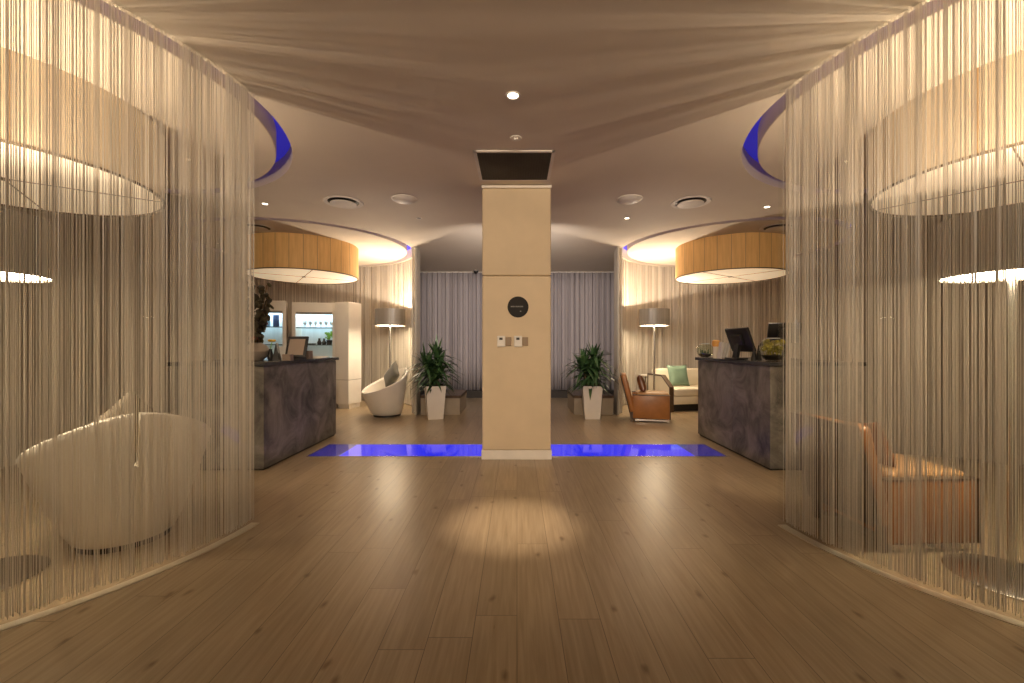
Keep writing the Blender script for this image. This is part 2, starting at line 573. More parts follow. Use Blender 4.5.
# ------------------------------------------------------------------ room shell
X1, Y0, Y1 = 5.95, -2.6, 10.5
structure(MB().box((0, (Y0 + Y1) / 2, -0.05), (2 * X1 + 0.4, Y1 - Y0 + 0.4, 0.1)).build('floor', M['floor']))
mb = MB()
outer = [mb.bm.verts.new((x, y, H)) for x, y in ((-X1, Y0), (X1, Y0), (X1, Y1), (-X1, Y1))]
edges = [mb.bm.edges.new((outer[i], outer[(i + 1) % 4])) for i in range(4)]
for sx in (-1, 1):
    for (cx, cy) in (NEAR, FAR):
        vs = [mb.bm.verts.new((sx * cx + RO * cos(2 * pi * i / 128), cy + RO * sin(2 * pi * i / 128), H)) for i in range(128)]
        edges += [mb.bm.edges.new((vs[i], vs[(i + 1) % 128])) for i in range(128)]
bmesh.ops.triangle_fill(mb.bm, use_beauty=True, use_dissolve=False, edges=edges, normal=(0, 0, -1))
ceiling = structure(mb.build('ceiling', M['ceiling'], recalc=False))
# roof above the coves so no light leaks in
structure(MB().box((0, (Y0 + Y1) / 2, H + 0.30), (2 * X1 + 0.4, Y1 - Y0 + 0.4, 0.1)).build('ceiling_slab', M['ceiling']))
structure(MB().box((-X1 - 0.05, (Y0 + Y1) / 2, H / 2 + 0.1), (0.1, Y1 - Y0, H + 0.3)).build('wall_left', M['wall']))
structure(MB().box((X1 + 0.05, (Y0 + Y1) / 2, H / 2 + 0.1), (0.1, Y1 - Y0, H + 0.3)).build('wall_right', M['wall']))
structure(MB().box((0, Y1 + 0.05, H / 2 + 0.1), (2 * X1, 0.1, H + 0.3)).build('wall_back', M['wall']))
structure(MB().box((0, Y0 - 0.05, H / 2 + 0.1), (2 * X1, 0.1, H + 0.3)).build('wall_front', M['wall']))

ROOMS = [(-1, NEAR, 'near left'), (1, NEAR, 'near right'), (-1, FAR, 'far left'), (1, FAR, 'far right')]
nt_ = 0
for sx, (cx, cy), nm in ROOMS:
    c = (sx * cx, cy, 0)
    # the flush disc and the cove round it
    structure(MB().lathe([(0, H), (RD - 0.006, H), (RD, H + 0.006), (RD, H + 0.2), (0, H + 0.2)], 128, c).build('ceiling_disc', M['ceiling'], smooth=True))
    nt_ += 1
    structure(MB().lathe([(RO + 0.001, H + 0.002), (RO + 0.001, H + 0.2), (RO + 0.03, H + 0.2), (RO + 0.03, H + 0.002)], 128, c, closed_prof=True).build('trim_%d' % nt_, M['ceiling'], smooth=True))
    o = MB().lathe([(RD + 0.001, 0.19), (RO - 0.001, 0.19), (RO - 0.001, 0.20), (RD + 0.001, 0.20)], 128, (0, 0, 0), closed_prof=True).build('cove_light', M['blue_cove'])
    o.location = (c[0], c[1], H)
    tag(o, 'blue glowing ring light recessed in the ceiling over the %s round room' % nm, 'cove light', 'blue cove lights')

# round walls: the outer side of each near room, the back of each far room
def arc_angles(sx, a0, a1):
    """Angles are given for the left rooms, from the room's axis (+x) counter-clockwise."""
    return (a0, a1) if sx < 0 else (pi - a1, pi - a0)
for sx, (cx, cy), nm in ROOMS:
    near = nm.startswith('near')
    a0, a1 = arc_angles(sx, radians(97 if near else -2), radians(222 if near else 215))
    r0 = RC + 0.05
    o = MB().lathe([(r0, 0), (r0 + 0.035, 0), (r0 + 0.035, H), (r0, H)], 96, (sx * cx, cy, 0), a0, a1, closed_prof=True).build('wall_' + nm.replace(' ', '_'), M['curved_wall'], smooth=True)
    structure(o)

def strings(name, sx, c, r, a0, a1, step, wid, mat_, z0, z1, label, gap=0.0):
    """Hanging cords, uncountable: one object."""
    a0, a1 = arc_angles(sx, a0, a1)
    mb = MB()
    bm = mb.bm
    for layer in (0, 1):
        rr = r - 0.018 * layer
        a = a0 + rng.random() * step / rr
        ph = [rng.random() * 6.28 for _ in range(4)]
        while a < a1:
            den = 0.72 + 0.30 * sin(a * 37 + ph[0]) + 0.25 * sin(a * 83 + ph[1]) + 0.22 * sin(a * 171 + ph[2])
            st = step * 2 / max(0.3, den + 0.35) * rng.uniform(0.35, 1.55)
            w_ = wid * rng.uniform(0.65, 1.35)
            x, y = c[0] + rr * cos(a), c[1] + rr * sin(a)
            zb = z0 + rng.uniform(0, 0.018)
            t0 = rng.random() * 2.1
            A, B = [], []
            dx, dy = rng.uniform(-.002, .002), rng.uniform(-.002, .002)
            for k in range(3):
                ox, oy = w_ * 0.55 * cos(t0 + k * 2.094), w_ * 0.55 * sin(t0 + k * 2.094)
                A.append(bm.verts.new((x + ox + dx, y + oy + dy, zb)))
                B.append(bm.verts.new((x + ox, y + oy, z1)))
            for k in range(3):
                bm.faces.new((A[k], A[(k + 1) % 3], B[(k + 1) % 3], B[k]))
            bm.faces.new(A[::-1])
            a += st / rr
    o = mb.build(name, mat_, recalc=False)
    return tag(o, label, 'string curtain', kind='stuff')

for sx, nm in ((-1, 'left'), (1, 'right')):
    c = (sx * NEAR[0], NEAR[1])
    strings('string_curtain', sx, c, RC, radians(-152), radians(-3.2 if sx < 0 else -4.2), 0.0049, 0.0031, M['string'], 0.03, H,
            'cream string curtain hanging round the near %s seating room' % nm)
    strings('string_curtain', sx, c, RC + 0.02, radians(97), radians(205), 0.016, 0.009, M['string_far'], 0.02, H,
            'string curtain hanging along the round wall behind the near %s floor lamp' % nm)
    cf = (sx * FAR[0], FAR[1])
    strings('string_curtain', sx, cf, RC + 0.02, radians(-2), radians(190), 0.021, 0.012, M['string_far'], 0.02, H,
            'pale string curtain lining the round wall of the far %s room' % nm)
    a0, a1 = arc_angles(sx, radians(-152), radians(-3.0 if sx < 0 else -4.0))
    g = MB().lathe([(RC + 0.022, 0.008), (RC + 0.030, 0.008), (RC + 0.030, H - 0.002), (RC + 0.022, H - 0.002)], 120, (0, 0, 0), a0, a1, closed_prof=True).build('glass_screen', M['glass'], smooth=True)
    g.location = (c[0], c[1], 0)
    tag(g, 'curved clear glass screen in front of the near %s string curtain' % nm, 'glass screen', 'curved glass screens')
    nt_ += 1
    structure(MB().lathe([(RC - 0.025, 0), (RC + 0.034, 0), (RC + 0.034, 0.007), (RC - 0.025, 0.007)], 96, (c[0], c[1], 0), a0, a1, closed_prof=True).build('trim_%d' % nt_, M['track']))
    # end post of the far round wall
    ae = radians(-2.6) if sx < 0 else pi + radians(2.6)
    g = MB().box((0, 0, (H - 0.01) / 2), (0.12, 0.014, H - 0.01), 0.003, rot=(0, 0, ae)).build('glass_fin', M['glass'])
    g.location = (cf[0] + (RC + 0.05) * cos(ae), cf[1] + (RC + 0.05) * sin(ae), 0)
    tag(g, 'upright glass fin closing the end of the far %s round wall' % nm, 'glass fin', 'glass fins')

ae = radians(96.4)
o = MB().box((0, 0, (H - 0.01) / 2), (0.10, 0.05, H - 0.01), 0.003, rot=(0, 0, ae)).build('dark_post', M['darkwood'])
o.location = (-NEAR[0] + (RC + 0.10) * cos(ae), NEAR[1] + (RC + 0.10) * sin(ae), 0)
tag(o, 'narrow dark upright post at the end of the near left round wall', 'post')

# ------------------------------------------------------------------ column
col = thing('column', 'square beige padded column in the middle of the lobby', 'column', (-0.005, 5.05, 0))
CW = 0.753
MB().box((0, 0, 0.05), (CW + 0.015, CW + 0.015, 0.10), 0.004).build('plinth', M['plinth_white'], col)
MB().box((0, 0, (0.10 + 2.005) / 2), (CW, CW, 1.905), 0.018, seg=3).build('padded_panel', M['fabric'], col, True)
MB().box((0, 0, (2.009 + 2.965) / 2), (CW, CW, 0.956), 0.018, seg=3).build('padded_panel', M['fabric'], col, True)
MB().box((0, 0, 2.982), (CW + 0.012, CW + 0.012, 0.034), 0.004).build('top_trim', M['plinth_white'], col)
CF = 5.05 - CW / 2   # front face of the column

pl = thing('plaque', 'round charcoal plaque mounted on the column', 'plaque', (0.011, CF, 1.665))
MB().lathe([(0, 0.012), (0.108, 0.012), (0.115, 0.006), (0.115, -0.004), (0, -0.004)], 48).build('disc', M['plaque'], pl, True).rotation_euler = (radians(90), 0, 0)
x = -0.078
for wd in (.009, .007, .010, .006, .009, .008, .010, .007, .009, .008):
    MB().box((x + wd / 2, -0.0125, 0.004), (wd, 0.002, 0.014)).build('letter', M['plaque_mark'], pl)
    x += wd + 0.0055
MB().box((0.028, -0.0125, -0.047), (0.016, 0.002, 0.010)).build('mark', M['plaque_mark'], pl)
for xx, nm in ((-0.172, 'left-hand'), (0.012, 'right-hand')):
    t = thing('thermostat', '%s white thermostat with bronze side plate on the column' % nm, 'thermostat', (xx, CF, 1.29), group='column thermostats')
    MB().box((0, -0.012, 0), (0.088, 0.024, 0.12), 0.006).build('housing', M['fix_white'], t)
    MB().box((-0.002, -0.025, 0.028), (0.036, 0.004, 0.026), 0.001).build('display', M['black'], t)
    MB().box((0.078, -0.008, -0.002), (0.062, 0.016, 0.094), 0.003).build('side_plate', M['tile_brown'], t)
    MB().box((0.006, -0.0255, -0.035), (0.05, 0.003, 0.006), 0.001).build('button', M['plinth_white'], t)

# ------------------------------------------------------------------ pendant drums
def drum(name_pos, loc, m):
    t = thing('drum_pendant', 'large panelled drum pendant %s' % name_pos, 'ceiling lamp', loc, group='drum pendants')
    R, h = 0.905, 0.556
    MB().lathe([(R, 0), (R, h), (R - 0.012, h), (R - 0.012, 0)], 112, closed_prof=True).build('drum_shade', m, t, True)
    MB().lathe([(0, 0.012), (R - 0.014, 0.012), (R - 0.014, 0.022), (0, 0.022)], 112).build('diffuser', M['drum_base'], t, True)
    mb = MB()
    for a in (35, 125):
        mb.box((0, 0, 0.009), (2 * R - 0.06, 0.008, 0.004), rot=(0, 0, radians(a)))
    mb.lathe([(0, 0.002), (0.035, 0.002), (0.035, 0.011), (0, 0.011)], 20)
    mb.build('diffuser_seam', M['drum_seam'], t)
    MB().lathe([(R + 0.004, 0.0), (R + 0.004, 0.014), (R - 0.014, 0.014), (R - 0.014, 0.0)], 112, closed_prof=True).build('rim', M['drum_seam'], t, True)
    return t
for sx, (cx, cy), nm in ROOMS:
    drum('hanging over the %s %s' % (nm, 'seating room' if nm.startswith('near') else 'round room beyond the counter'), (sx * cx, cy - (0 if nm.startswith('near') else 0.15), H - 0.556), M['drum_pale' if nm.startswith('near') else 'drum'])

# ------------------------------------------------------------------ floor lamps
def floor_lamp(label, loc, gain=1.0, rb=0.25):
    t = thing('floor_lamp', label, 'floor lamp', loc, 0, 'floor lamps with grey drum shades')
    MB().lathe([(0, 0), (rb, 0), (rb, 0.010), (rb - 0.015, 0.016), (0.02, 0.022), (0, 0.022)], 56).build('base', M['steel'], t, True)
    MB().lathe([(0.019, 0.02), (0.019, 1.70), (0, 1.70)], 16).build('pole', M['steel'], t, True)
    z0, z1, R = 1.62, 1.94, 0.285
    MB().lathe([(R, z0), (R, z1), (R - 0.004, z1), (R - 0.004, z0)], 64, closed_prof=True).build('lamp_shade', M['shade'], t, True)
    MB().lathe([(R - 0.005, z0 + 0.03), (R - 0.005, z1 - 0.002), (R - 0.008, z1 - 0.002), (R - 0.008, z0 + 0.03)], 64, closed_prof=True).build('shade_lining', M['shade_in'], t, True)
    MB().lathe([(0.018, z0 + 0.012), (R - 0.006, z0 + 0.012), (R - 0.006, z0 + 0.018), (0.018, z0 + 0.018)], 56, closed_prof=True).build('diffuser', M['lamp_diffuser'], t, True)
    mb = MB()
    for k in range(3):
        a = k * 2 * pi / 3
        mb.tube([(0.012 * cos(a), 0.012 * sin(a), 1.66), ((R - 0.006) * cos(a), (R - 0.006) * sin(a), 1.66)], 0.003, 6)
    mb.build('spider', M['steel'], t)
    MB().sphere((0, 0, 1.765), 0.045, 16, 12).build('bulb', M['bulb'], t, True)
    l = bpy.data.lights.new('lamp_light', 'POINT')
    l.energy = P_LAMP_UP * gain
    l.color = WARM
    l.shadow_soft_size = 0.014
    lo = bpy.data.objects.new('lamp_light', l)
    COL.objects.link(lo)
    lo.parent = t
    lo.location = (0, 0, 1.855)
    return t
floor_lamp('floor lamp behind the near left string curtain, beside the white tub chair', (-2.86, 2.26, 0), 1.0, 0.27)
floor_lamp('floor lamp behind the near right string curtain, beside the tan armchair', (2.64, 2.28, 0), 1.0, 0.27)
floor_lamp('floor lamp standing behind the far white tub chair', (-2.46, 8.30, 0), 2.3)
floor_lamp('floor lamp standing beside the cream sofa', (2.66, 8.30, 0), 2.3)

# ------------------------------------------------------------------ tub chairs
def tub_chair(label, loc, rz):
    """Opens towards +x; the tall back is at -x."""
    t = thing('tub_chair', label, 'armchair', loc, rz, 'white tub chairs')
    mb = MB()
    n = 72
    def rim(th):
        f = (1 - cos(th)) / 2          # 0 at the front, 1 at the back
        return 0.43 + 0.41 * (f ** 1.15)
    def outer(th, k):                  # k: 0 floor, 1 rim
        e = k ** 0.8
        flare = 0.17 * (1 + cos(th)) / 2 + 0.085 * (1 - cos(th)) / 2 + 0.085 * sin(th) ** 2
        r = 0.255 + flare * e
        return r
    levels = [0, 0.12, 0.25, 0.4, 0.55, 0.7, 0.82, 0.92, 0.98, 1.0]
    z0 = 0.035
    rings = []
    b0 = [mb.bm.verts.new((0.24 * cos(2 * pi * i / n), 0.24 * sin(2 * pi * i / n), z0)) for i in range(n)]
    rings.append(b0)
    for k in levels:
        R_ = []
        for i in range(n):
            th = 2 * pi * i / n
            r = outer(th, k) - (0.012 if k == 1.0 else 0)
            R_.append(mb.bm.verts.new((r * cos(th), r * sin(th), z0 + 0.012 + (rim(th) - z0 - 0.012) * k)))
        rings.append(R_)
    inner = [1.0, 0.9, 0.75, 0.6, 0.45, 0.3]
    for q, k in enumerate(inner):
        R_ = []
        for i in range(n):
            th = 2 * pi * i / n
            zt = 0.36
            z = zt + (rim(th) - zt) * k - (0.012 if q else 0)
            kk = max(0.05, (z - z0) / (rim(th) - z0))
            r = outer(th, kk) - (0.045 if q else 0.032)
            R_.append(mb.bm.verts.new((r * cos(th), r * sin(th), max(0.34, z))))
        rings.append(R_)
    for A, B in zip(rings, rings[1:]):
        for i in range(n):
            mb.bm.faces.new((A[i], A[(i + 1) % n], B[(i + 1) % n], B[i]))
    mb.bm.faces.new(rings[0][::-1])
    mb.bm.faces.new(rings[-1])
    shell = mb.build('shell', M['white_shell'], t, True, 60)
    # upright slit in the back: a wedge cut out of the shell
    cut = MB().box((-0.36, 0.0, 0.74), (0.30, 0.026, 0.46)).bm
    me = bpy.data.meshes.new('slit')
    cut.to_mesh(me); cut.free()
    cutter = bpy.data.objects.new('slit', me)
    COL.objects.link(cutter)
    cutter.parent = t
    md = shell.modifiers.new('slit', 'BOOLEAN')
    md.operation = 'DIFFERENCE'; md.object = cutter; md.solver = 'EXACT'
    bpy.context.view_layer.update()
    dg = bpy.context.evaluated_depsgraph_get()
    new = bpy.data.meshes.new_from_object(shell.evaluated_get(dg))
    shell.modifiers.clear()
    shell.data = new
    bpy.data.objects.remove(cutter)
    MB().lathe([(0, 0.40), (0.20, 0.405), (0.27, 0.395), (0.275, 0.37), (0.26, 0.345), (0, 0.345)], 48, (0.03, 0, 0)).build('seat', M['white_shell'], t, True)
    MB().lathe([(0, 0), (0.232, 0), (0.232, 0.035), (0, 0.035)], 48).build('base', M['dark'], t, True)
    return t
tub_chair('white tub chair with a slit back seen from behind, inside the near left string curtain', (-2.54, 2.78, 0), radians(141))
tub_chair('white tub chair facing the left counter beside the far left curtain end', (-2.30, 7.58, 0), radians(214))

def cushion(label, size, thick, loc, rot, m):
    o = pillow(size, thick).build('cushion', m, None, True, 80)
    o.location = loc
    o.rotation_euler = rot
    return tag(o, label, 'cushion', 'scatter cushions')
def turned(roll, lean, yaw):
    return (Matrix.Rotation(yaw, 3, 'Z') @ Matrix.Rotation(lean, 3, 'X') @ Matrix.Rotation(roll, 3, 'Y')).to_euler()
cushion('taupe cushion standing on its corner in the near left tub chair', 0.40, 0.13, (-2.47, 2.72, 0.70), turned(radians(45), radians(-14), radians(-129)), M['taupe'])
cushion('dark olive cushion standing on its corner in the far white tub chair', 0.42, 0.13, (-2.23, 7.61, 0.70), turned(radians(38), radians(-20), radians(-50)), M['olive'])

# ------------------------------------------------------------------ tan armchairs
def armchair(label, loc, rz):
    """Faces +x; its right side (-y) is the one seen."""
    t = thing('leather_armchair', label, 'armchair', loc, rz, 'tan leather armchairs')
    L, Wd = 0.57, 0.58
    for s in (-1, 1):
        MB().box((0, s * (Wd / 2 - 0.03), 0.245), (L, 0.055, 0.375), 0.012).build('side_panel', M['leather'], t, True)
        f = MB()
        f.box((L / 2 + 0.006, s * (Wd / 2 - 0.03), 0.245), (0.014, 0.060, 0.385), 0.002)
        f.box((0, s * (Wd / 2 - 0.03), 0.437), (L + 0.02, 0.060, 0.012), 0.002)
        f.build('panel_edge', M['darkwood'], t)
        r = MB().box((0.02, s * (Wd / 2 - 0.03), 0.036), (L - 0.02, 0.045, 0.034), 0.004)
        r.box((L / 2 - 0.03, s * (Wd / 2 - 0.03), 0.014), (0.035, 0.035, 0.028), 0.003)
        r.build('runner', M['chrome'], t)
        MB().hexa([(-L / 2 - 0.035, s * (Wd / 2 - 0.03) - 0.018, 0), (-L / 2 + 0.005, s * (Wd / 2 - 0.03) - 0.018, 0), (-L / 2 + 0.005, s * (Wd / 2 - 0.03) + 0.018, 0), (-L / 2 - 0.035, s * (Wd / 2 - 0.03) + 0.018, 0),
                   (-L / 2 - 0.055, s * (Wd / 2 - 0.03) - 0.018, 0.30), (-L / 2 + 0.01, s * (Wd / 2 - 0.03) - 0.018, 0.30), (-L / 2 + 0.01, s * (Wd / 2 - 0.03) + 0.018, 0.30), (-L / 2 - 0.055, s * (Wd / 2 - 0.03) + 0.018, 0.30)]).build('leg', M['darkwood'], t)
    MB().box((0.0, 0, 0.20), (L - 0.03, Wd - 0.13, 0.24), 0.02).build('seat_box', M['leather'], t, True)
    MB().box((0.03, 0, 0.395), (L - 0.05, Wd - 0.125, 0.15), 0.035, seg=4).build('seat_cushion', M['leather_seat'], t, True)
    a = radians(-14)
    MB().box((-L / 2 - 0.075, 0, 0.46), (0.085, Wd, 0.62), 0.025, rot=(0, a, 0), seg=3).build('backrest', M['leather'], t, True)
    MB().box((-L / 2 - 0.122, 0, 0.455), (0.018, Wd + 0.012, 0.64), 0.004, rot=(0, a, 0)).build('back_shell', M['darkwood'], t)
    return t
armchair('tan leather armchair beside the far right curtain end', (2.23, 7.17, 0), radians(-14))
armchair('tan leather armchair inside the near right string curtain', (2.49, 2.86, 0), radians(3))
cushion('shiny brown cushion in the far tan armchair', 0.30, 0.12, (2.09, 7.18, 0.60), turned(radians(8), radians(-16), radians(76)), M['brown_cushion'])
cushion('shiny brown cushion in the near tan armchair', 0.30, 0.12, (2.335, 2.85, 0.60), turned(radians(8), radians(-16), radians(93)), M['brown_cushion'])

# ------------------------------------------------------------------ sofa
sf = thing('sofa', 'cream sofa with dark wood framed arms along the far right curtain', 'sofa', (3.55, 8.52, 0), radians(12))
SW, SD = 1.55, 0.80
MB().box((0, 0.02, 0.065), (SW - 0.10, SD - 0.08, 0.13), 0.004).build('plinth', M['black'], sf)
MB().box((0, 0, 0.205), (SW - 0.09, SD - 0.02, 0.145), 0.02).build('seat_base', M['cream'], sf, True)
for s in (-1, 1):
    MB().box((s * (SW / 4 - 0.023), -0.06, 0.355), (SW / 2 - 0.055, SD - 0.14, 0.155), 0.04, seg=4).build('seat_cushion', M['cream'], sf, True)
MB().box((0, SD / 2 - 0.08, 0.52), (SW - 0.09, 0.16, 0.50), 0.045, rot=(radians(-7), 0, 0), seg=4).build('backrest', M['cream'], sf, True)
for s in (-1, 1):
    prof = [(-SD / 2, 0.0), (-SD / 2, 0.46), (-0.12, 0.66), (SD / 2, 0.66), (SD / 2, 0.0)]
    Mx = Matrix(((0, 0, 1, 0), (1, 0, 0, 0), (0, 1, 0, 0), (0, 0, 0, 1)))
    x0 = s * SW / 2
    mb = MB().prism([(p[0], max(p[1], 0.05)) for p in prof], x0 - 0.035, x0 + 0.035, Mx)
    mb.build('arm_panel', M['cream'], sf)
    mb = MB()
    for (ya, za), (yb, zb) in zip(prof[:-1], prof[1:]):
        d = Vector((0, yb - ya, zb - za))
        mb.box((x0, (ya + yb) / 2, (za + zb) / 2), (0.085, d.length + 0.02, 0.028), 0.003, rot=(atan2(d.z, d.y), 0, 0))
    mb.build('arm_frame', M['darkwood'], sf)
cushion('sage green satin cushion on the cream sofa', 0.44, 0.15, (3.20, 8.50, 0.645), turned(radians(0), radians(-17), radians(10)), M['green'])
st = thing('side_table', 'small white topped side table between the sofa and the round wall', 'side table', (2.77, 9.02, 0))
MB().lathe([(0, 0.60), (0.15, 0.60), (0.155, 0.61), (0.155, 0.618), (0.15, 0.625), (0, 0.625)], 32).build('tabletop', M['paper'], st, True)
for k in range(3):
    a = k * 2 * pi / 3 + 0.5
    MB().tube([(0.13 * cos(a), 0.13 * sin(a), 0.0), (0.05 * cos(a), 0.05 * sin(a), 0.60)], 0.010, 8).build('leg', M['darkwood'], st)

# ------------------------------------------------------------------ reception counters
def counter(sx, label):
    t = thing('reception_counter', label, 'counter', (sx * 2.97, 5.10, 0), 0, 'stone reception counters')
    y0, y1 = -0.85, 0.85
    xi, xo = -sx * 0.455, sx * 0.455       # inner face towards the lobby
    MB().box((0, 0, 0.02), (0.88, 1.66, 0.04)).build('toe_plinth', M['black'], t)
    g = 0.004
    cut = -0.10
    MB().box((0, (y0 + cut) / 2, 0.53), (0.91, cut - y0 - g, 1.02), 0.004).build('stone_panel', M['stone'], t)
    MB().box((0, (cut + y1) / 2, 0.53), (0.91, y1 - cut - g, 1.02), 0.004).build('stone_panel', M['stone'], t)
    MB().box((0, 0, 1.061), (0.97, 1.76, 0.038), 0.004).build('countertop', M['stone_top'], t)
    return t
counter(-1, 'dark grey stone reception counter on the left, under the plant arrangement')
counter(1, 'dark grey stone reception counter on the right, with two monitors')
CT = 1.0805

# things on the left counter
def pos(px, d):            # plan position of a thing from its place in the picture and its distance
    return (px - 517) * d / 428
t = thing('flower_arrangement', 'tall dark leafy arrangement with rust red flowers in a rounded grey vase', 'flower arrangement', (pos(256, 4.75), 4.75, CT))
MB().lathe([(0, 0), (0.07, 0), (0.125, 0.05), (0.14, 0.10), (0.11, 0.16), (0.06, 0.19), (0.055, 0.195), (0.04, 0.19), (0, 0.15)], 28).build('vase', M['ceramic'], t, True)
mb = MB(); r_ = random.Random(3)
lf = MB()
for k in range(9):
    a = r_.random() * 6.28
    tip = Vector((0.12 * cos(a), 0.12 * sin(a), r_.uniform(0.45, 0.95)))
    mb.tube([(0.02 * cos(a), 0.02 * sin(a), 0.12), tip * 0.5 + Vector((0, 0, 0.08)), tip], 0.005, 6)
    for j in range(17):
        f = 0.25 + 0.75 * j / 16
        p = tip * f + Vector((r_.uniform(-.045, .045), r_.uniform(-.045, .045), 0.06 * (1 - f)))
        lf.sphere(p, r_.uniform(0.028, 0.05), 7, 5, s=(1, 0.35, 0.8), rot=(r_.random() * 3, r_.random() * 3, r_.random() * 3))
    if k < 5:
        MB().sphere((0.085 * cos(a) + 0.01, 0.085 * sin(a), r_.uniform(0.24, 0.42)), r_.uniform(0.028, 0.042), 9, 7, s=(1, 1, 0.7)).build('flower', M['red'], t, True)
mb.build('stem', M['stem'], t); lf.build('foliage', M['dark_leaf'], t)

t = thing('bud_vase', 'small dark vase holding one yellow flower on the left counter', 'vase', (pos(270.5, 4.75), 4.75, CT))
MB().lathe([(0, 0), (0.025, 0), (0.032, 0.05), (0.016, 0.11), (0.018, 0.125), (0.012, 0.12), (0, 0.10)], 20).build('vase_body', M['black'], t, True)
MB().tube([(0, 0, 0.10), (0.005, 0, 0.16), (0.015, 0, 0.20)], 0.004, 6).build('stem', M['lime'], t)
mb = MB()
for k in range(9):
    a = k * 0.7
    mb.sphere((0.015 + 0.022 * cos(a), 0.022 * sin(a), 0.215 + 0.006 * (k % 2)), 0.019, 8, 6, s=(1, 1, .6))
mb.build('bloom', M['yellow'], t, True)
o = MB().prism([(-0.035, 0), (0.035, 0), (0.0, 0.19)], -0.04, 0.04, Matrix.Rotation(radians(90), 4, 'X')).build('tent_card', M['screen_back'])
o.location = (pos(277, 4.7), 4.7, CT); o.rotation_euler = (0, 0, 0.2)
tag(o, 'dark folded tent card beside the yellow flower', 'card')
o = MB().box((0, 0, 0.075), (0.085, 0.06, 0.15), 0.003).build('leaflet_box', M['paper'])
o.location = (pos(283, 4.95), 4.95, CT); o.rotation_euler = (0, 0, 0.25)
tag(o, 'cream upright leaflet box behind the dark tent card', 'box')
t = thing('tablet_display', 'dark framed tilted display with a pale screen on the left counter', 'tablet', (pos(297, 4.85), 4.85, CT), radians(-2))
a = radians(-20)
MB().box((0, 0.0, 0.15), (0.235, 0.022, 0.25), 0.012, rot=(a, 0, radians(3))).build('frame', M['screen_back'], t, True)
MB().box((0, -0.012, 0.147), (0.175, 0.004, 0.19), 0.001, rot=(a, 0, radians(3))).build('screen', M['screen'], t)
MB().hexa([(-0.05, -0.05, 0), (0.05, -0.05, 0), (0.05, 0.12, 0), (-0.05, 0.12, 0), (-0.04, 0.02, 0.13), (0.04, 0.02, 0.13), (0.04, 0.06, 0.13), (-0.04, 0.06, 0.13)]).build('stand', M['screen_back'], t)
o = MB().box((0, 0, 0.05), (0.10, 0.09, 0.10), 0.003).build('card_box', M['card_brown'])
o.location = (pos(307, 5.2), 5.2, CT); tag(o, 'small brown box to the right of the tilted display', 'box')
o = MB().box((0, 0, 0.035), (0.09, 0.07, 0.07), 0.003).build('card_box', M['card_brown'])
o.location = (pos(288, 4.62), 4.62, CT); tag(o, 'low brown box in front of the tilted display', 'box')
mb = MB()
for k in range(4):
    mb.box((0.01 * k, 0.008 * k, 0.004 + 0.006 * k), (0.21, 0.148, 0.006), rot=(0, 0, 0.2 * k))
o = mb.build('paper_stack', M['paper']); o.location = (pos(316, 5.5), 5.5, CT)
tag(o, 'loose stack of papers near the left counter end', 'papers')

# things on the right counter
def terrarium(label, x, y, r, plant, rim=True):
    t = thing('glass_bowl', label, 'glass bowl', (x, y, CT), 0, 'planted glass bowls')
    prof = [(r * sin(a), r * 0.97 - r * 0.97 * cos(a)) for a in [pi * (0.10 + 0.74 * k / 18) for k in range(19)]]
    prof = [(0, 0)] + [(p[0], p[1] - prof[0][1]) for p in prof]
    inn = [(max(0, p[0] - 0.005), p[1] + (0.006 if k < 4 else 0)) for k, p in enumerate(prof)][::-1]
    MB().lathe(prof + inn, 32).build('bowl', M['bowl_glass'], t, True)
    MB().lathe([(prof[-1][0] - 0.006, prof[-1][1] - 0.004), (prof[-1][0] + 0.003, prof[-1][1] - 0.004), (prof[-1][0] + 0.003, prof[-1][1] + 0.006), (prof[-1][0] - 0.006, prof[-1][1] + 0.006)], 32, closed_prof=True).build('rim', M['glassware'], t, True)
    MB().lathe([(0, 0.012), (r * 0.5, 0.012), (r * 0.80, 0.30 * r + 0.02), (0, 0.40 * r + 0.02)], 24).build('soil', M['soil'], t, True)
    rr = random.Random(int(x * 100))
    mb = MB()
    for k in range(26 if plant == 'moss' else 12):
        a, e = rr.random() * 6.28, rr.random()
        p = Vector((0.62 * r * e * cos(a), 0.62 * r * e * sin(a), 0.42 * r))
        q = Vector((0.72 * r * e * cos(a), 0.72 * r * e * sin(a), rr.uniform(0.8, 1.65 if plant == 'moss' else 1.2) * r))
        if plant == 'moss':
            mb.tube([p, q], 0.004, 5)
            mb.sphere(q, rr.uniform(0.018, 0.034), 8, 6)
        else:
            mb.tube([p, (p + q) / 2 + Vector((0, 0, 0.01)), q], [0.008, 0.007, 0.002], 6)
    mb.build('planting', M['moss'] if plant == 'moss' else M['leaf'], t, True)
    return t
terrarium('small glass bowl with dark succulents at the far end of the right counter', pos(705, 5.72), 5.72, 0.105, 'succulent')
terrarium('large glass bowl of yellow moss at the near end of the right counter', pos(773, 4.52), 4.52, 0.135, 'moss')
t = thing('candle', 'amber topped candle between the small glass bowl and white booklets', 'candle', (pos(716, 5.45), 5.45, CT))
MB().lathe([(0, 0), (0.034, 0), (0.034, 0.15), (0, 0.15)], 20).build('wax_stand', M['cream'], t, True)
MB().lathe([(0, 0.15), (0.042, 0.15), (0.050, 0.19), (0.045, 0.225), (0.02, 0.235), (0, 0.22)], 20).build('amber_cup', M['orange'], t, True)
